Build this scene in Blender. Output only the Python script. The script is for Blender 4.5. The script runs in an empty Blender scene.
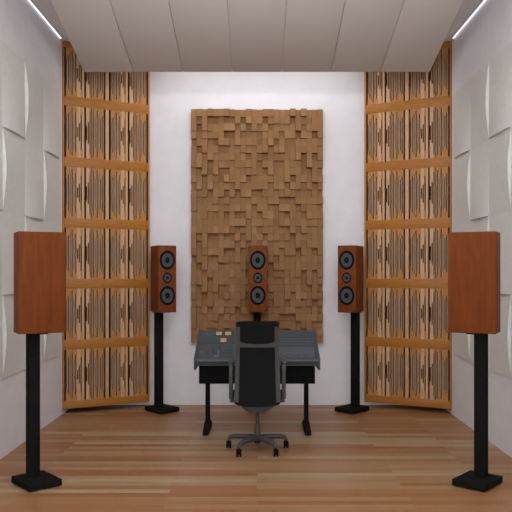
import bpy, bmesh, math, random
from mathutils import Vector, Matrix
C = bpy.context.scene.collection
PI = math.pi
R = math.radians
F = 720.0; HZ = 272.0; CX = 257.0; EYE = 1.4     # lens and eye height of the photograph

# ------------------------------------------------------------------ materials
def lin(c):
    return tuple(((v/255)/12.92 if v/255 <= .04045 else ((v/255+.055)/1.055)**2.4) for v in c) + (1,)

def nodes(name, rough=.5, metal=0.0, spec=.5):
    m = bpy.data.materials.new(name); m.use_nodes = True
    nt = m.node_tree; b = nt.nodes['Principled BSDF']
    b.inputs['Roughness'].default_value = rough
    b.inputs['Metallic'].default_value = metal
    b.inputs['Specular IOR Level'].default_value = spec
    return m, nt, b

def coords(nt, scale, rot=(0,0,0)):
    tc = nt.nodes.new('ShaderNodeTexCoord'); mp = nt.nodes.new('ShaderNodeMapping')
    mp.inputs['Scale'].default_value = scale; mp.inputs['Rotation'].default_value = rot
    nt.links.new(tc.outputs['Object'], mp.inputs['Vector'])
    return mp.outputs['Vector']

def ramp(nt, fac, stops):
    r = nt.nodes.new('ShaderNodeValToRGB')
    el = r.color_ramp.elements
    el[0].position, el[0].color = stops[0][0], lin(stops[0][1])
    el[1].position, el[1].color = stops[-1][0], lin(stops[-1][1])
    for p, c in stops[1:-1]:
        e = el.new(p); e.color = lin(c)
    nt.links.new(fac, r.inputs['Fac'])
    return r.outputs['Color']

def noise(nt, vec, scale, detail=3, rough=.55):
    n = nt.nodes.new('ShaderNodeTexNoise')
    n.inputs['Scale'].default_value = scale; n.inputs['Detail'].default_value = detail
    n.inputs['Roughness'].default_value = rough
    nt.links.new(vec, n.inputs['Vector'])
    return n.outputs['Fac']

def bump(nt, b, fac, strength, dist=.002):
    bp = nt.nodes.new('ShaderNodeBump'); bp.inputs['Strength'].default_value = strength
    bp.inputs['Distance'].default_value = dist
    nt.links.new(fac, bp.inputs['Height']); nt.links.new(bp.outputs['Normal'], b.inputs['Normal'])

def speckled(name, c1, c2, scale=40, rough=.6, bmp=0.0, metal=0, spec=.5, stretch=(1,1,1)):
    m, nt, b = nodes(name, rough, metal, spec)
    f = noise(nt, coords(nt, stretch), scale)
    nt.links.new(ramp(nt, f, [(.3, c1), (.7, c2)]), b.inputs['Base Color'])
    if bmp: bump(nt, b, f, bmp)
    return m

def wood(name, stops, stretch, scale=6, rough=.5, spec=.4):
    m, nt, b = nodes(name, rough, 0, spec)
    f = noise(nt, coords(nt, stretch), scale, 5, .6)
    nt.links.new(ramp(nt, f, stops), b.inputs['Base Color'])
    bump(nt, b, f, .08)
    return m

def emit(name, c, s):
    m, nt, b = nodes(name, .4)
    b.inputs['Base Color'].default_value = lin(c)
    b.inputs['Emission Color'].default_value = lin(c)
    b.inputs['Emission Strength'].default_value = s
    return m

M = {}
M['wall'] = speckled('white_paint', (224,222,226), (230,228,232), 8, .85, .03)
M['ceiling'] = speckled('ceiling_paint', (226,224,227), (231,229,232), 8, .9)
M['tile'] = speckled('matte_white_plaster', (216,216,212), (222,222,218), 20, .7, .03)
M['fabric'] = speckled('grey_fabric', (200,193,187), (212,205,199), 260, .95, .25, spec=.1)
M['rail_wood'] = wood('amber_pine', [(.25,(154,94,30)),(.5,(168,106,34)),(.75,(180,119,44))], (1.5,1.5,14), 5)
M['board_wood'] = wood('amber_pine_upright', [(.25,(158,98,40)),(.5,(172,110,48)),(.75,(184,123,58))], (14,14,1.5), 5)
M['fin_wood'] = wood('pale_maple', [(.25,(188,145,108)),(.5,(202,159,122)),(.75,(214,174,137))], (18,18,2), 5)
M['end_wood'] = wood('honey_pine', [(.25,(164,108,50)),(.5,(178,122,62)),(.75,(190,136,76))], (18,18,2), 5)
M['felt'] = speckled('taupe_felt', (116,103,92), (134,120,108), 120, .95, .2, spec=.1)
M['mid_felt'] = speckled('brown_grey_felt', (72,60,52), (88,75,65), 120, .95, .2, spec=.1)
M['dark_felt'] = speckled('dark_felt', (24,18,15), (32,25,21), 120, .95, spec=.1)
M['cabinet'] = wood('cherry_veneer', [(.2,(96,46,17)),(.5,(113,57,24)),(.8,(126,66,30))], (9,9,1.2), 3.5, .55, .1)
M['black_metal'] = speckled('black_powder_coat', (23,23,22), (28,28,26), 200, .8, .05, spec=.05)
M['rubber'] = speckled('black_rubber', (15,15,16), (19,19,20), 100, .8, spec=.1)
M['cone'] = speckled('grey_cone', (62,67,71), (70,75,79), 60, .7, spec=.2)
M['dome'] = speckled('black_dome', (16,17,18), (22,23,24), 60, .6, spec=.2)
M['frame'] = speckled('graphite_plastic', (62,62,61), (70,70,69), 150, .6, .05)
M['mesh'] = speckled('black_mesh_fabric', (24,24,25), (30,30,31), 500, .9, .3, spec=.1)
M['console'] = speckled('slate_grey_enamel', (56,61,66), (62,67,72), 80, .5)
M['console_dark'] = speckled('dark_slate_panel', (44,51,56), (50,57,62), 80, .5)
M['console_base'] = speckled('black_laminate', (13,13,13), (17,17,17), 60, .7, spec=.1)
M['strip'] = speckled('channel_grey', (64,70,76), (71,77,83), 80, .5)
M['slot'] = speckled('slot_black', (36,40,44), (42,46,50), 80, .6)
M['cap'] = speckled('pale_grey_cap', (92,98,103), (100,107,112), 80, .5)
M['meter'] = emit('lit_meter', (172,148,112), .02)
M['screen'] = speckled('dull_screen', (58,66,74), (66,74,82), 30, .25)
M['led'] = emit('led_white', (240,242,255), 1.2)
M['alu'] = speckled('white_aluminium', (220,220,224), (228,228,232), 60, .4)

# skyline blocks: each wooden block a slightly different tone, end grain streaks
def block_wood():
    m, nt, b = nodes('brown_block_wood', .7, 0, .2)
    tc = nt.nodes.new('ShaderNodeTexCoord')
    at = nt.nodes.new('ShaderNodeAttribute'); at.attribute_name = 'tone'
    mp = nt.nodes.new('ShaderNodeMapping'); mp.inputs['Scale'].default_value = (14,14,2.5)
    nt.links.new(tc.outputs['Object'], mp.inputs['Vector'])
    f = noise(nt, mp.outputs['Vector'], 7, 4)
    mx = nt.nodes.new('ShaderNodeMath'); mx.operation = 'MULTIPLY_ADD'
    mx.inputs[1].default_value = .6
    nt.links.new(at.outputs['Fac'], mx.inputs[0])
    mul = nt.nodes.new('ShaderNodeMath'); mul.operation = 'MULTIPLY'; mul.inputs[1].default_value = .45
    nt.links.new(f, mul.inputs[0]); nt.links.new(mul.outputs[0], mx.inputs[2])
    nt.links.new(ramp(nt, mx.outputs[0], [(.1,(140,101,66)),(.5,(149,110,73)),(.9,(158,119,81))]), b.inputs['Base Color'])
    return m
M['block'] = block_wood()

def plank_floor():
    m, nt, b = nodes('plank_floor', .42, 0, .45)
    vec = coords(nt, (1,1,1))
    br = nt.nodes.new('ShaderNodeTexBrick')
    br.offset = .37; br.offset_frequency = 2; br.squash = 1
    br.inputs['Scale'].default_value = 1
    br.inputs['Brick Width'].default_value = 1.5
    br.inputs['Row Height'].default_value = .076
    br.inputs['Mortar Size'].default_value = .0016
    br.inputs['Mortar Smooth'].default_value = .3
    br.inputs['Color1'].default_value = (0,0,0,1); br.inputs['Color2'].default_value = (1,1,1,1)
    br.inputs['Mortar'].default_value = (.25,.25,.25,1)
    nt.links.new(vec, br.inputs['Vector'])
    f = noise(nt, coords(nt, (.7,22,1)), 2.2, 5, .6)
    ad = nt.nodes.new('ShaderNodeMath'); ad.operation = 'MULTIPLY_ADD'; ad.inputs[1].default_value = .52
    sep = nt.nodes.new('ShaderNodeRGBToBW'); nt.links.new(br.outputs['Color'], sep.inputs[0])
    nt.links.new(sep.outputs[0], ad.inputs[0])
    mu = nt.nodes.new('ShaderNodeMath'); mu.operation = 'MULTIPLY'; mu.inputs[1].default_value = .55
    nt.links.new(f, mu.inputs[0]); nt.links.new(mu.outputs[0], ad.inputs[2])
    col = ramp(nt, ad.outputs[0], [(.18,(146,92,54)),(.4,(154,106,67)),(.56,(158,118,80)),(.68,(163,132,96)),(.84,(172,152,120))])
    nt.links.new(col, b.inputs['Base Color'])
    bump(nt, b, f, .05)
    return m
M['floor'] = plank_floor()

# ------------------------------------------------------------------ mesh helpers
def new():
    return bmesh.new()

def add_box(bm, x0, x1, y0, y1, z0, z1, bev=0.0, seg=2, mat=None):
    t = bmesh.new()
    bmesh.ops.create_cube(t, size=1)
    for v in t.verts:
        v.co = Vector(((x0+x1)/2+v.co.x*(x1-x0), (y0+y1)/2+v.co.y*(y1-y0), (z0+z1)/2+v.co.z*(z1-z0)))
    if bev:
        bmesh.ops.bevel(t, geom=t.edges[:], offset=bev, segments=seg, profile=.5, affect='EDGES')
    merge(bm, t, mat)

def merge(bm, t, mat=None):
    if mat is not None: bmesh.ops.transform(t, matrix=mat, verts=t.verts)
    bmesh.ops.recalc_face_normals(t, faces=t.faces)
    me = bpy.data.meshes.new('tmp'); t.to_mesh(me); t.free(); bm.from_mesh(me); bpy.data.meshes.remove(me)

def add_prism(bm, poly, a0, a1, axis='x', bev=0.0, mat=None):
    """poly in the plane across the axis: x -> (y,z), y -> (x,z), z -> (x,y)"""
    def P(p, a):
        return {'x': (a, p[0], p[1]), 'y': (p[0], a, p[1]), 'z': (p[0], p[1], a)}[axis]
    t = bmesh.new()
    A = [t.verts.new(P(p, a0)) for p in poly]; B = [t.verts.new(P(p, a1)) for p in poly]
    t.faces.new(A); t.faces.new(B[::-1])
    n = len(poly)
    for i in range(n): t.faces.new((A[i], B[i], B[(i+1) % n], A[(i+1) % n]))
    bmesh.ops.recalc_face_normals(t, faces=t.faces)
    if bev: bmesh.ops.bevel(t, geom=t.edges[:], offset=bev, segments=2, profile=.5, affect='EDGES')
    merge(bm, t, mat)

def add_tube(bm, pts, rad, n=10, mat=None, flat=1.0):
    """round bar along a path; rad a number or one per point"""
    t = bmesh.new(); rings = []
    pts = [Vector(p) for p in pts]
    if not hasattr(rad, '__len__'): rad = [rad]*len(pts)
    up = None
    for i, p in enumerate(pts):
        d = (pts[min(i+1, len(pts)-1)] - pts[max(i-1, 0)]).normalized()
        if up is None:
            up = Vector((0,0,1)) if abs(d.z) < .9 else Vector((0,1,0))
        s = d.cross(up).normalized(); u = s.cross(d).normalized(); up = u
        rings.append([t.verts.new(p + (s*math.cos(k*2*PI/n) + u*flat*math.sin(k*2*PI/n))*rad[i]) for k in range(n)])
    for a, b in zip(rings, rings[1:]):
        for k in range(n): t.faces.new((a[k], a[(k+1) % n], b[(k+1) % n], b[k]))
    t.faces.new(rings[0][::-1]); t.faces.new(rings[-1])
    merge(bm, t, mat)

def add_lathe(bm, prof, n=28, mat=None, sx=1.0, sz=1.0):
    """profile (radius, height); axis = local Z; ring scaled sx, sz"""
    t = bmesh.new(); rings = []
    for r, h in prof:
        rings.append([t.verts.new((r*sx*math.cos(k*2*PI/n), r*sz*math.sin(k*2*PI/n), h)) for k in range(n)])
    for a, b in zip(rings, rings[1:]):
        for k in range(n): t.faces.new((a[k], a[(k+1) % n], b[(k+1) % n], b[k]))
    t.faces.new(rings[0][::-1]); t.faces.new(rings[-1])
    merge(bm, t, mat)

def obj(name, bm, m, parent=None, loc=(0,0,0), rotz=0, smooth=True):
    me = bpy.data.meshes.new(name); bm.to_mesh(me); bm.free()
    me.materials.append(M[m] if isinstance(m, str) else m)
    if smooth:
        for p in me.polygons: p.use_smooth = True
        me.set_sharp_from_angle(angle=R(32))
    o = bpy.data.objects.new(name, me); C.objects.link(o)
    o.location = loc; o.rotation_euler = (0,0,rotz)
    if parent: o.parent = parent
    return o

def tag(o, label, cat, group=None):
    o['label'] = label; o['category'] = cat
    if group: o['group'] = group
    return o

def thing(name, label, cat, loc=(0,0,0), rotz=0, group=None):
    o = bpy.data.objects.new(name, None); C.objects.link(o)
    o.empty_display_size = .1
    o.location = loc; o.rotation_euler = (0,0,rotz)
    return tag(o, label, cat, group)

def struct(name, bm, m):
    o = obj(name, bm, m, smooth=False); o['kind'] = 'structure'
    return o

def dup(root, loc, rotz, label, group=None):
    r = root.copy(); C.objects.link(r); r.location = loc; r.rotation_euler = (0,0,rotz); r['label'] = label
    if group: r['group'] = group
    for ch in list(root.children):
        c = ch.copy(); C.objects.link(c); c.parent = r
        for g in ch.children:
            d = g.copy(); C.objects.link(d); d.parent = c
    return r

# ------------------------------------------------------------------ the room
WX = 1.918; BACK = 7.58; FRONT = -0.8; CEIL = 3.68
bm = new(); add_box(bm, -WX-.12, WX+.12, FRONT, BACK+.12, -.12, 0); struct('floor', bm, 'floor')
bm = new(); add_box(bm, -WX-.12, WX+.12, FRONT, BACK+.12, CEIL, CEIL+.12); struct('ceiling', bm, 'ceiling')
bm = new(); add_box(bm, -WX-.12, -WX, FRONT, BACK+.12, 0, CEIL); struct('wall_left', bm, 'wall')
bm = new(); add_box(bm, WX, WX+.12, FRONT, BACK+.12, 0, CEIL); struct('wall_right', bm, 'wall')
bm = new(); add_box(bm, -WX, WX, BACK, BACK+.12, 0, CEIL); struct('wall_back', bm, 'wall')

# ------------------------------------------------------------------ ceiling cloud of seven fabric panels
cd0, cz0, slope = 6.85, 3.303, 168/F
cd1 = 5.42
pw = 49.4*cd0/F
ords = ['first', 'second', 'third', 'middle', 'third', 'second', 'first']
for k in range(7):
    x0 = (84.0-CX)*cd0/F + k*pw
    bm = new()
    g = .004
    t = .035
    poly = [(cd0, cz0), (cd0, cz0+t), (cd1, cz0+slope*(cd0-cd1)+t), (cd1, cz0+slope*(cd0-cd1))]
    xc = x0+pw/2
    add_prism(bm, [(p[0]-cd0, p[1]-cz0) for p in poly], -pw/2+g/2, pw/2-g/2, 'x', .0022)
    side = 'left' if k < 3 else 'right'
    lab = ('grey fabric ceiling panel in the middle of the sloping row, above the desk' if k == 3 else
           'grey fabric ceiling panel, %s from the %s end of the sloping row' % (['outermost', 'second', 'third'][min(k, 6-k)], side))
    o = obj('acoustic_panel', bm, 'fabric', None, (xc, cd0, cz0))
    tag(o, lab, 'ceiling panel', 'sloping fabric ceiling panels')

# slim light strips along the top of the side walls
for s in (-1, 1):
    side = 'left' if s < 0 else 'right'
    t = thing('strip_light', 'thin white light strip along the ceiling edge of the %s wall' % side, 'light', (s*(WX-.014), 5.3, CEIL-.014), 0, 'ceiling edge light strips')
    bm = new(); add_box(bm, -.012, .012, -1.7, 1.7, .004, .0138); obj('housing', bm, 'alu', t)
    bm = new(); add_box(bm, -.007, .007, -1.69, 1.69, -.002, .0042, .002); obj('lens', bm, 'led', t)

# ------------------------------------------------------------------ curved wall tiles
def tile_mesh(kind, s, wy, hz):
    """local: y 0..wy (towards the back), z 0..hz, x = distance off the wall times -s"""
    bm = new(); NU, NV = 10, 14
    base, amp = .010, .029
    grid = []
    for j in range(NV+1):
        v = j/NV; row = []
        for i in range(NU+1):
            u = i/NU
            if kind == 'b': h = base + amp*(1-v)**1.2*(.06+.94*math.sin(PI*u)**.6)
            else: h = base + amp*(1-u)**1.2*(.02+.98*math.sin(PI*v))
            row.append(bm.verts.new((-s*h, u*wy, v*hz)))
        grid.append(row)
    for j in range(NV):
        for i in range(NU):
            bm.faces.new((grid[j][i], grid[j][i+1], grid[j+1][i+1], grid[j+1][i]))
    loop = [grid[0][i] for i in range(NU+1)] + [grid[j][NU] for j in range(1, NV+1)] + \
           [grid[NV][i] for i in range(NU-1, -1, -1)] + [grid[j][0] for j in range(NV-1, 0, -1)]
    back = [bm.verts.new((s*.0015, v.co.y, v.co.z)) for v in loop]
    n = len(loop)
    for i in range(n): bm.faces.new((loop[i], loop[(i+1) % n], back[(i+1) % n], back[i]))
    bm.faces.new(back)
    bmesh.ops.recalc_face_normals(bm, faces=bm.faces)
    return bm
yb = [6.955, 6.435, 5.92, 5.40, 4.88]
zb = [3.130, 2.490, 1.860, 1.230, .597]
rown = ['top', 'second', 'third', 'bottom']
coln = ['nearest the wooden slatted panel', 'second from the wooden slatted panel', 'third from the wooden slatted panel', 'fourth from the wooden slatted panel']
for s in (-1, 1):
    side = 'left' if s < 0 else 'right'
    for r in range(4):
        for c in range(4):
            kind = 'b' if (r+c) % 2 == 0 else 's'
            wy = yb[c]-yb[c+1]-.0006; hz = zb[r]-zb[r+1]-.0006
            o = obj('relief_tile', tile_mesh(kind, s, wy, hz), 'tile', None, (s*WX, yb[c+1]+.001, zb[r+1]+.001))
            tag(o, 'white curved wall tile on the %s wall, %s row, %s' % (side, rown[r], coln[c]), 'wall tile', 'curved tiles on the %s wall' % side)

# ------------------------------------------------------------------ skyline block panel on the back wall
random.seed(11)
NC, NR = 24, 16
V = [[random.choice((.056,.066,.076,.076,.088)) for c in range(NC)] for r in range(NR)]
def setv(val, *cells):
    for r, cs in cells:
        for c in cs: V[r][c] = val
HI, MID, DEEP, VD = .104, .046, .025, .014
setv(HI, (0,(3,6,18,20)), (1,(10,)), (2,(2,6,7)), (3,(8,5)), (4,(5,6,8,9)), (5,(2,9)), (6,(3,)), (7,(1,10)), (8,(2,4)), (5,(16,)), (6,(19,)), (7,(21,)), (9,(17,)),
     (10,(8,)), (13,(16,17)), (15,(17,16)), (14,(13,)), (12,(4,)), (2,(19,20,)), (3,(14,)), (4,(14,)), (5,(13,)), (15,(8,9)), (9,(6,)), (11,(17,)))
setv(MID, (3,(9,10)), (8,(1,)), (1,(21,)), (2,(20,14)), (4,(17,18)), (5,(17,18)), (5,(14,)), (6,(14,)), (10,(9,10,0)), (12,(1,2,3,5,7,8,9,10)), (13,(1,2)),
     (10,(17,)), (11,(19,20,21,15)), (0,(8,9,12,16,17,19,21,22)), (14,(4,)), (13,(22,23)), (15,(15,)), (8,(15,16)))
setv(DEEP, (1,(3,4,6,7)), (3,(6,7)), (4,(0,3,4)), (6,(10,)), (7,(3,)), (8,(3,)), (8,(5,6)), (3,(12,)), (7,(12,)), (1,(13,18)), (4,(12,)), (3,(16,19)), (4,(15,)), (6,(13,20,22)), (7,(20,)), (8,(20,)),
     (8,(12,13,21,23)), (7,(15,16)), (9,(2,5,10)), (11,(3,8,11)), (13,(11,)), (14,(8,9)), (10,(14,22)), (9,(18,)), (11,(12,23)), (12,(16,17,18)), (13,(14,15)), (13,(19,)), (14,(19,20,17,12)), (14,(15,)))
setv(VD, (2,(1,)), (1,(9,)), (5,(1,)), (3,(22,)), (11,(6,)), (14,(6,)))
px0, px1, pz1, pz0 = (191-CX)*7.5/F, (323-CX)*7.5/F, EYE+(HZ-109)*7.5/F, EYE+(HZ-343)*7.5/F
bw, bh = (px1-px0)/NC, (pz1-pz0)/(2*NR)
sk = thing('skyline_diffuser', 'large brown wooden panel of stepped square blocks hung on the back wall', 'acoustic panel', ((px0+px1)/2, BACK, pz0))
bm = new(); add_box(bm, px0-(px0+px1)/2+.004, px1-(px0+px1)/2-.004, -.0122, -.0005, .004, 2*NR*bh-.004); obj('mounting_board', bm, 'rail_wood', sk)
for half in range(2):
    bm = new(); lay = bm.loops.layers.color.new('tone')
    zoff = NR*bh*(1-half)
    tones = []
    for r in range(NR):
        for c in range(NC):
            h = V[r][c] + random.uniform(-.002, .002)
            x0 = px0-(px0+px1)/2 + c*bw; z1 = zoff + (NR-r)*bh
            nb = len(bm.faces)
            add_box(bm, x0+.0001, x0+bw-.0001, -h, -.012, z1-bh+.0001, z1-.0001, .0006, 1)
            tn = random.random(); tones += [tn]*(len(bm.faces)-nb)
    bm.faces.ensure_lookup_table()
    lay = bm.loops.layers.color.get('tone') or bm.loops.layers.color.new('tone')
    for f, tn in zip(bm.faces, tones):
        for l in f.loops: l[lay] = (tn, tn, tn, 1)
    obj('block_panel', bm, 'block', sk, smooth=False)

# ------------------------------------------------------------------ slatted corner diffusers
strips = [(1.0,'d'),(.55,'g'),(.7,'g'),(.8,'g'),(.92,'m'),(.6,'g'),(.78,'g'),(.2,'d'),(.36,'d'),(.68,'d'),(0,''),(1.0,'d'),(.28,'d'),(.42,'d'),
          (.84,'m'),(.98,'m'),(.9,'m'),(.56,'g'),(.95,'g'),(.74,'g'),(.6,'g'),(.72,'m'),(1.0,'d')]
DW = .897; DH = 3.622; RAILS = 6
PITCH = .6025                       # one row of the slatted panel
def make_diffuser(label):
    """local: x along the face (0..DW), front face at y=0, depth to y=+0.09, z up from the underside"""
    t = thing('slatted_diffuser', label, 'acoustic panel', (0,0,0), 0, 'corner slatted diffusers')
    mw = (DW-.018*2-.036)/2               # clear width of one column
    for x0, x1 in ((0,.018), (DW-.018, DW)):
        bm = new(); add_box(bm, x0, x1, -.004, .09, 0, DH, .0025); obj('side_board', bm, 'board_wood', t)
    bm = new(); add_box(bm, .018+mw, .018+mw+.036, -.001, .085, .004, DH-.004, .002); obj('middle_post', bm, 'fin_wood', t)
    bm = new(); add_box(bm, .018, DW-.018, .078, .089, .004, DH-.004); obj('back_board', bm, 'dark_felt', t)
    zs = [.012 + k*PITCH for k in range(RAILS)] + [DH]
    rail_h = .094
    for k in range(RAILS+1):
        a, b = (0, .075) if k == 0 else ((DH-.055, DH) if k == RAILS else (k*PITCH+.075-rail_h, k*PITCH+.075))
        bm = new(); add_box(bm, .0182, DW-.0182, -.0035, .077, a, b, .0008); obj('rail', bm, 'rail_wood', t)
    p = mw/len(strips)
    for k in range(RAILS):
        z0 = k*PITCH+.075; z1 = (k+1)*PITCH+.075-rail_h if k < RAILS-1 else DH-.055
        zc = (z0+z1)/2; hh = (z1-z0)/2
        for col in range(2):
            ox = .018 + col*(mw+.036)
            ft = .012                     # fin thickness front to back
            bm = new(); fb = new(); db = new()
            et, eb = new(), new()
            add_box(et, ox, ox+mw, .002, .010, z1-.002, z1+.008); add_box(eb, ox, ox+mw, .002, .010, z0-.008, z0+.002)
            for i, (L, kind) in enumerate(strips):
                xa = ox+i*p; sw = p*.7 if kind != 'd' else (p*1.0 if L > .95 else p*.72)
                # the post beside the slot, then the solid stepped ends above and below it
                add_box(bm, xa+sw, xa+p, 0.0, ft if kind == 'g' else .03, z0, z1)
                hl = hh*L
                ta, tb = (bm, bm) if L < .5 else (et, eb)
                if L == 0: add_box(bm, xa, xa+sw, 0.0, ft, z0, z1)
                elif L < .99:
                    add_box(tb, xa, xa+p*.998, -.0012, ft+.0004, z0, zc-hl); add_box(ta, xa, xa+p*.998, -.0012, ft+.0004, zc+hl, z1)
                if kind in 'gm' and kind:
                    dep = ft-.004 if kind == 'g' else ft+.012
                    dep += (.003 if i % 2 else 0)
                    add_box(fb if (kind == 'g' and i % 2) else db, xa, xa+sw, dep, dep+.004, z0, z1)
            fo = obj('slotted_face', bm, 'fin_wood', t, smooth=False)
            obj('stepped_edge', et, 'end_wood', fo, smooth=False); obj('stepped_edge', eb, 'end_wood', fo, smooth=False)
            obj('felt_backing', fb, 'felt', fo, smooth=False)
            obj('felt_strips', db, 'mid_felt', fo, smooth=False)
    return t
dl = make_diffuser('tall amber wood slatted panel standing in the left corner of the room')
# the left one runs from the side wall to the back wall
pA = Vector((-WX+.003, 7.085)); pB = Vector(((149.5-CX)*7.5/F, 7.50))
ang = math.atan2(pB.y-pA.y, pB.x-pA.x)
sc = (pB-pA).length/DW
print('diffuser len', (pB-pA).length, 'angle', math.degrees(ang))
dl.location = (pA.x, pA.y, .05); dl.rotation_euler = (0,0,ang)
pC = Vector((-pB.x, pB.y))
dr = dup(dl, (pC.x, pC.y, .05), -ang, 'tall amber wood slatted panel standing in the right corner of the room')

# ------------------------------------------------------------------ speakers and stands
SW, SD, SH = .185, .305, .662
def make_speaker(label, depth=SD):
    """front towards local -y, origin at the underside centre"""
    t = thing('loudspeaker', label, 'speaker', (0,0,0), 0, 'wooden loudspeakers')
    bm = new(); add_box(bm, -SW/2, SW/2, -depth/2, depth/2, 0, SH, .006, 3); obj('cabinet', bm, 'cabinet', t)
    def driver(name, zf, rx, rz):
        k = rz/rx
        m = Matrix.Translation((0, -depth/2+.0006, SH*(1-zf))) @ Matrix.Rotation(PI/2, 4, 'X') @ Matrix.Diagonal((1,1,.4,1))
        bm = new(); add_lathe(bm, [(rx,0),(rx,.006),(rx*.97,.008),(rx*.90,.008),(rx*.84,.008)], 32, m, 1, k)
        d = obj(name, bm, 'rubber', t)
        bm = new(); add_lathe(bm, [(rx*.85,.0068),(rx*.82,.013),(rx*.77,.0145),(rx*.72,.012)], 32, m, 1, k); obj('surround', bm, 'rubber', d)
        bm = new(); add_lathe(bm, [(rx*.76,.009),(rx*.74,.0132),(rx*.5,.0125),(rx*.12,.0115)], 32, m, 1, k); obj('cone', bm, 'cone', d)
        bm = new(); add_lathe(bm, [(rx*.15,.009),(rx*.13,.013),(rx*.08,.015),(rx*.02,.016)], 20, m, 1, k); obj('dust_cap', bm, 'dome', d)
    driver('woofer', .219, .078, .095)
    driver('midrange', .484, .046, .054)
    driver('woofer', .748, .078, .095)
    # four mounting bolts by the corners of the front
    for x in (-.078, .078):
        for z in (.02, SH-.02):
            bm = new(); add_lathe(bm, [(.005,0),(.005,.002),(.003,.003)], 10, Matrix.Translation((x, -depth/2+.0003, z)) @ Matrix.Rotation(PI/2, 4, 'X')); obj('bolt', bm, 'dome', t)
    return t
def make_stand(label, height):
    t = thing('speaker_stand', label, 'speaker stand', (0,0,0), 0, 'black speaker stands')
    bm = new(); add_prism(bm, [(-.113,-.142),(.113,-.142),(.113,.142),(-.113,.142)], .006, .048, 'z', .004); obj('base_plate', bm, 'black_metal', t)
    bm = new(); add_box(bm, -.038, .038, .025, .085, .043, height-.011, .004); obj('column', bm, 'black_metal', t)
    bm = new(); add_box(bm, -.055, .055, -.06, .09, height-.008, height, .002); obj('top_plate', bm, 'black_metal', t)
    for x in (-.09, .09):
        for y in (-.12, .12):
            bm = new(); add_lathe(bm, [(.004,0),(.011,.004),(.011,.0068)], 12, Matrix.Translation((x,y,0))); obj('foot', bm, 'rubber', t)
    return t
SZ = 1.0
st0 = make_stand('black speaker stand under the brown speaker nearest the left wall', SZ)
st0.location = (-1.452, 4.74, 0); st0.rotation_euler = (0,0,R(41))
dup(st0, (1.452, 4.74, 0), R(-41), 'black speaker stand under the brown speaker nearest the right wall')
dup(st0, (-.955, 7.235, 0), R(43), 'black speaker stand against the back wall, left of the desk')
dup(st0, (.955, 7.235, 0), R(-43), 'black speaker stand against the back wall, right of the desk')
dup(st0, (0, 7.37, 0), PI, 'black speaker stand directly behind the desk and chair')
sp0 = make_speaker('reddish brown speaker showing its plain wooden side, nearest the left wall')
# side speakers face the chair: their side shows
NA = R(27)
sp0.location = (-1.440, 4.77, SZ); sp0.rotation_euler = (0,0,NA+PI/2)
dup(sp0, (1.440, 4.77, SZ), -NA-PI/2, 'reddish brown speaker showing its plain wooden side, nearest the right wall')
dup(sp0, (-.943, 7.235, SZ), R(23), 'brown three driver speaker by the left slatted panel, turned towards the chair')
dup(sp0, (.943, 7.235, SZ), R(-23), 'brown three driver speaker by the right slatted panel, turned towards the chair')
dup(sp0, (.008, 7.30, SZ), 0, 'brown three driver speaker facing forward in front of the block panel')

# ------------------------------------------------------------------ mixing desk
desk = thing('mixing_console', 'dark grey mixing console on two black legs behind the office chair', 'mixing console', (0,6.2,0))
dy = 6.2
prof_px = [(366,6.0),(359.5,6.0),(352,6.13),(344,6.26),(336,6.38),(330.4,6.46)]
prof = [(d-dy, EYE-(y-HZ)*d/F) for y, d in prof_px]
top = prof[1:]
HW = .523
bm = new()
add_prism(bm, [(prof[0][0]+.004, prof[0][1]), prof[1], *[(a,b) for a,b in prof[2:]], (prof[-1][0]+.07, prof[-1][1]-.004), (prof[-1][0]+.08, .61), ], -HW+.012, HW-.012, 'x', .003)
obj('body', bm, 'console', desk)
for s in (-1, 1):
    bm = new()
    off = .008
    poly = [(prof[0][0]-.006, prof[0][1]-.035), (prof[1][0]-.006, prof[1][1]+off)] + [(a, b+off) for a, b in prof[2:]] + [(prof[-1][0]+.085, prof[-1][1]+off-.004), (prof[-1][0]+.09, .58)]
    add_prism(bm, poly, s*HW-.012, s*HW+.004 if s > 0 else s*HW+.012, 'x', .003) if s > 0 else add_prism(bm, poly, -HW-.004, -HW+.012, 'x', .003)
    obj('end_cheek', bm, 'console', desk)
bm = new(); add_tube(bm, [(-HW+.013, prof[1][0]+.012, prof[1][1]-.014), (HW-.013, prof[1][0]+.012, prof[1][1]-.014)], .021, 14); obj('armrest_roll', bm, 'console', desk)
bm = new(); add_box(bm, -.492, .492, -.10, .24, .452, .62, .004); obj('under_box', bm, 'console_base', desk)
for s in (-1, 1):
    x = s*(48.5*6.5/F)
    bm = new(); add_box(bm, x-.02, x+.02, .18, .235, .04, .455, .004)
    add_prism(bm, [(.16,.455),(.16,.40),(.18,.36),(.18,.455)], x-.018, x+.018, 'x', .002)
    lg = obj('leg', bm, 'black_metal', desk)
    bm = new()
    add_prism(bm, [(-.055,.004),(-.055,.03),(-.03,.04),(.15,.078),(.25,.08),(.36,.045),(.40,.03),(.40,.004)], x-.026, x+.026, 'x', .006); obj('foot', bm, 'black_metal', lg)
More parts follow.
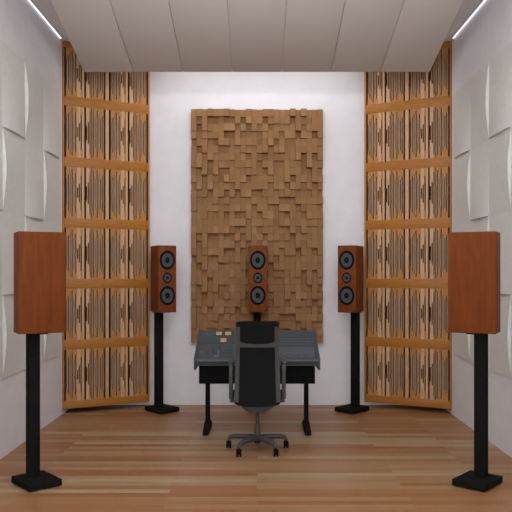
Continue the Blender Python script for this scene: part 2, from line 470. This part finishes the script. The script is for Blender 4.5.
# points on the sloping top: parameter s runs along the profile from lip to back
seglen = [math.dist(a, b) for a, b in zip(top, top[1:])]
def on_top(ypx):
    """profile point for a height row of the photograph, with local tilt"""
    rows = [q[0] for q in prof_px[1:]]
    for i in range(len(rows)-1):
        if rows[i] >= ypx >= rows[i+1]:
            f = (rows[i]-ypx)/(rows[i]-rows[i+1])
            a, b = Vector(top[i]), Vector(top[i+1])
            p = a.lerp(b, f); tl = math.atan2(b.y-a.y, b.x-a.x)
            return p, tl
    raise ValueError(ypx)
def panel(bm, xa, xb, ya, yb_, lift=.0, thick=.006, bev=.001):
    """raised plate between photo columns xa..xb and rows ya (lower) .. yb_ (upper), following the slope"""
    rows = sorted([ya, yb_] + [q[0] for q in prof_px[1:] if yb_ < q[0] < ya], reverse=True)
    for r0, r1 in zip(rows, rows[1:]):
        p, tl = on_top((r0+r1)/2)
        a, _ = on_top(r0); b, _ = on_top(r1)
        L = (b-a).length
        d = 6.2+p.x
        X0, X1 = (xa-CX)*d/F, (xb-CX)*d/F
        m = Matrix.Translation((0, p.x, p.y)) @ Matrix.Rotation(tl, 4, 'X')
        add_box(bm, X0, X1, -L/2, L/2, lift-.003, lift+thick, bev if bev else 0, 1, m)
bm = new(); panel(bm, 199.5, 234, 344, 331, 0, .003); obj('meter_bridge', bm, 'console_dark', desk)
bm = new(); panel(bm, 280, 315, 337.5, 331, 0, .003); obj('meter_bridge', bm, 'console_dark', desk)
for xa, xb, ya, yb_ in ((216,222,335.6,332.2), (225,231.3,335.6,332.2), (220.5,226.6,342.6,338.6)):
    bm = new(); panel(bm, xa, xb, ya, yb_, .003, .003); mt = obj('meter', bm, 'meter', desk)
    bm = new(); panel(bm, xa-.6, xb+.6, ya+.7, yb_-.6, .001, .0025); obj('bezel', bm, 'console_base', mt)
# small keys, upper left
for r_, y in enumerate((334.5, 341.5)):
    for k in range(6 if r_ == 0 else 7):
        x = 203.6 + k*1.55
        bm = new(); panel(bm, x, x+1.05, y+1.5 if r_ == 0 else y+.8, y-1.0 if r_ == 0 else y, .003, .003); obj('button', bm, 'strip', desk)
# small display and jog keys
bm = new(); panel(bm, 212.3, 232.6, 357.5, 346.5, 0, .002); sc_ = obj('key_field', bm, 'console_dark', desk)
bm = new(); panel(bm, 213.6, 218.2, 355.6, 347.8, .002, .003); obj('screen', bm, 'screen', desk)
bm = new(); panel(bm, 213.2, 219.2, 357.2, 356.2, .002, .005); panel(bm, 218.2, 219.2, 356.2, 350, .002, .005); obj('jog_bar', bm, 'cap', desk)
for i in range(6):
    for j in range(3):
        x = 221 + i*1.9; y = 356.6-j*3.2
        bm = new(); panel(bm, x, x+1.3, y, y-2.2, .002, .005); obj('key', bm, 'strip', desk)
for xk in (201.8, 207.6):
    p, tl = on_top(353.6); d = 6.2+p.x
    m = Matrix.Translation(((xk-CX)*d/F, p.x, p.y)) @ Matrix.Rotation(tl, 4, 'X')
    bm = new(); add_lathe(bm, [(.013,-.002),(.012,.012),(.010,.016),(.003,.017)], 18, m); obj('knob', bm, 'strip' if xk > 205 else 'cap', desk)
# fader bank on the right, running on behind the chair
for i in range(30):
    x = 251.5 + i*2.1
    if x > 313.5: break
    bm = new(); panel(bm, x, x+1.75, 358, 338, 0, .002, 0); ch = obj('channel_strip', bm, 'strip', desk)
    bm = new(); panel(bm, x+.65, x+1.1, 357.2, 348, .002, .0012, 0); obj('slot', bm, 'cap', ch)
    fy = 354.8 + .9*math.sin(i*1.7)
    bm = new(); panel(bm, x+.35, x+1.4, fy+.8, fy-.8, .003, .008, 0); obj('fader_cap', bm, 'cap', ch)
    bm = new(); panel(bm, x+.5, x+1.25, 340.6, 339.2, .002, .006, 0); panel(bm, x+.5, x+1.25, 343.6, 342.4, .002, .006, 0); panel(bm, x+.5, x+1.25, 346.4, 345.4, .002, .006, 0); obj('trim_knobs', bm, 'console_dark', ch)

# ------------------------------------------------------------------ office chair (back to the camera)
ch = thing('office_chair', 'black mesh office chair with its back to the viewer in front of the console', 'chair', (.003, 5.657, 0))
# five-star base
RAD = .24
bm = new()
add_lathe(bm, [(.028,.075),(.036,.082),(.036,.112),(.026,.125)], 20)
arms = []
for k in range(5):
    a = R(90 + 72*k)
    ux, uy = math.cos(a), math.sin(a)
    add_tube(bm, [(ux*.02, uy*.02, .100), (ux*.10, uy*.10, .102), (ux*.19, uy*.19, .098), (ux*(RAD-.012), uy*(RAD-.012), .088), (ux*RAD, uy*RAD, .066)], [.024,.022,.019,.017,.013], 12)
    arms.append((ux, uy))
star = obj('star_base', bm, 'frame', ch)
for ux, uy in arms:
    bm = new(); add_lathe(bm, [(.007,.045),(.007,.07)], 10, Matrix.Translation((ux*RAD, uy*RAD, 0)))
    add_lathe(bm, [(.0195,-.005),(.0195,.005)], 16, Matrix.Translation((ux*RAD, uy*RAD, .032)) @ Matrix.Rotation(R(90)+0, 4, 'Y'))
    add_box(bm, ux*RAD-.010, ux*RAD+.010, uy*RAD-.018, uy*RAD+.018, .036, .054, .004)
    cs = obj('caster', bm, 'black_metal', ch)
    for q in (-1, 1):
        bm = new(); add_lathe(bm, [(.022,-.007),(.029,-.005),(.029,.005),(.022,.007)], 20, Matrix.Translation((ux*RAD+q*.013, uy*RAD, .029)) @ Matrix.Rotation(PI/2, 4, 'Y')); obj('wheel', bm, 'rubber', cs)
bm = new(); add_lathe(bm, [(.026,.12),(.022,.20),(.014,.205),(.014,.36)], 18); obj('gas_post', bm, 'frame', ch)
bm = new(); add_prism(bm, [(-.125,.40),(-.115,.362),(-.06,.332),(.06,.332),(.115,.362),(.125,.40)], -.17, .12, 'y', .006); mech = obj('tilt_mechanism', bm, 'frame', ch)
for s in (-1, 1):
    bm = new(); add_tube(bm, [(s*.05, -.02, .365), (s*.12, -.05, .362), (s*.138, -.055, .372)], [.007,.007,.010], 10); obj('lever', bm, 'rubber', ch)
# seat
bm = new()
sp = [(-.175,-.19),(.175,-.19),(.205,-.05),(.205,.16),(.17,.24),(-.17,.24),(-.205,.16),(-.205,-.05)]
add_prism(bm, sp, .405, .45, 'z', .014); obj('seat', bm, 'mesh', ch)
bm = new(); add_prism(bm, [(a*.8, b*.8) for a, b in sp], .388, .408, 'z', .005); obj('seat_pan', bm, 'frame', ch)
# backrest: surface leaning back slightly, widening downward
def bk(u, z, off=0.0):
    """u -1..1 across, z height -> point; the back curves a little round the sitter"""
    f = (z-.42)/(1.04-.42)
    hw = .176 + (.1585-.176)*f
    lean = -.225 - .085*f + .035*math.sin(PI*min(max(f,0),1))
    return Vector((u*hw, lean + .025*(1-u*u)*-1 + off, z))
def shell(u0, u1, z0f, z1f, thick, nu=12, nv=14):
    """curved plate; z0f/z1f give the lower and upper height at u"""
    bm = new(); fr, bkv = [], []
    for j in range(nv+1):
        ra, rb = [], []
        for i in range(nu+1):
            u = u0+(u1-u0)*i/nu; a, b = z0f(u), z1f(u); z = a+(b-a)*j/nv
            ra.append(bm.verts.new(bk(u, z, -thick/2))); rb.append(bm.verts.new(bk(u, z, thick/2)))
        fr.append(ra); bkv.append(rb)
    for j in range(nv):
        for i in range(nu):
            bm.faces.new((fr[j][i], fr[j][i+1], fr[j+1][i+1], fr[j+1][i])); bm.faces.new((bkv[j][i], bkv[j+1][i], bkv[j+1][i+1], bkv[j][i+1]))
    for i in range(nu):
        bm.faces.new((fr[0][i], bkv[0][i], bkv[0][i+1], fr[0][i+1])); bm.faces.new((fr[nv][i], fr[nv][i+1], bkv[nv][i+1], bkv[nv][i]))
    for j in range(nv):
        bm.faces.new((fr[j][0], fr[j+1][0], bkv[j+1][0], bkv[j][0])); bm.faces.new((fr[j][nu], bkv[j][nu], bkv[j+1][nu], fr[j+1][nu]))
    bmesh.ops.recalc_face_normals(bm, faces=bm.faces)
    return bm
ztop, zbot = 1.036, .42
zcross = EYE-(346.5-HZ)*5.36/F
K = lambda v: (lambda u: v)
arc = lambda u: zcross+.016 + .018*(abs(u)/.8)**3          # the U-shaped top of the cross bar
fo = obj('back_frame', shell(-1, -.80, K(zbot), K(ztop-.02), .022, 4, 16), 'frame', ch)
obj('back_frame', shell(.80, 1, K(zbot), K(ztop-.02), .022, 4, 16), 'frame', ch)
obj('head_rail', shell(-1, 1, K(ztop-.042), lambda u: ztop-.010*abs(u)**8, .026, 16, 4), 'mesh', ch)
obj('cross_bar', shell(-.81, .81, lambda u: zcross-.008-.004*abs(u)**4, arc, .018, 16, 3), 'frame', ch)
obj('head_panel', shell(-.81, .81, arc, K(ztop-.041), .006, 16, 6), 'mesh', ch)
obj('back_panel', shell(-.81, .81, K(zbot-.004), lambda u: zcross-.008-.004*abs(u)**4, .006, 16, 14), 'mesh', ch)
obj('lumbar_band', shell(-.98, .98, lambda u: zbot-.012-.022*(1-u**4), K(zbot+.004), .02, 14, 2), 'mesh', ch)
bm = new(); add_prism(bm, [(-.23,.395),(-.235,.43),(-.12,.405),(-.10,.385)], -.10, .10, 'x', .004); obj('back_bracket', bm, 'mesh', ch)
for s in (-1, 1):
    bm = new()
    add_prism(bm, [(-.17,.43),(-.17,.66),(-.155,.70),(-.11,.70),(-.10,.66),(-.11,.43)], s*.187, s*.217, 'x', .006)
    ar = obj('armrest', bm, 'frame', ch)
    bm = new(); add_box(bm, min(s*.188, s*.221), max(s*.188, s*.221), -.165, .08, .695, .718, .008, 2); obj('arm_pad', bm, 'frame', ar)
    bm = new(); add_box(bm, min(s*.17, s*.21), max(s*.17, s*.21), -.15, -.11, .40, .44, .006); obj('arm_joint', bm, 'frame', ar)

# ------------------------------------------------------------------ light
def area(name, loc, rot, sx, sy, power, col=(1,1,1)):
    l = bpy.data.lights.new(name, 'AREA'); l.shape = 'RECTANGLE'; l.size = sx; l.size_y = sy
    l.energy = power; l.color = col
    o = bpy.data.objects.new(name, l); C.objects.link(o); o.location = loc; o.rotation_euler = rot
    return o
area('ceiling_fill', (0, 3.9, CEIL-.03), (0,0,0), 3.75, 1.6, 43, (.97,.99,1))  # unseen fill light, added to brighten the floor and side walls
area('gap_lamp', (0, 7.1, CEIL-.02), (0,0,0), 2.0, .45, 9.8, (.97,.98,1))
wl = area('wash_fill', (0, 3.0, 3.45), (R(80),0,0), .9, .25, 7.5, (.97,.98,1)); wl.data.spread = R(80)  # added out of view to lift the back wall, no fixture behind it

w = bpy.data.worlds.new('world'); bpy.context.scene.world = w; w.use_nodes = True
bg = w.node_tree.nodes['Background']; bg.inputs['Color'].default_value = (.93,.97,1,1); bg.inputs['Strength'].default_value = 3.1

# ------------------------------------------------------------------ camera
cam = bpy.data.cameras.new('camera'); co = bpy.data.objects.new('camera', cam); C.objects.link(co)
co.location = (0, 0, EYE); co.rotation_euler = (PI/2, 0, 0)
cam.sensor_width = 36; cam.lens = 36*F/512
cam.shift_x = -1/512; cam.shift_y = 16/512
cam.clip_start = .05
sce = bpy.context.scene
sce.camera = co
sce.view_settings.view_transform = 'Standard'; sce.view_settings.look = 'None'
sce.view_settings.gamma = 1; sce.view_settings.use_curve_mapping = False
sce.view_settings.exposure = 0
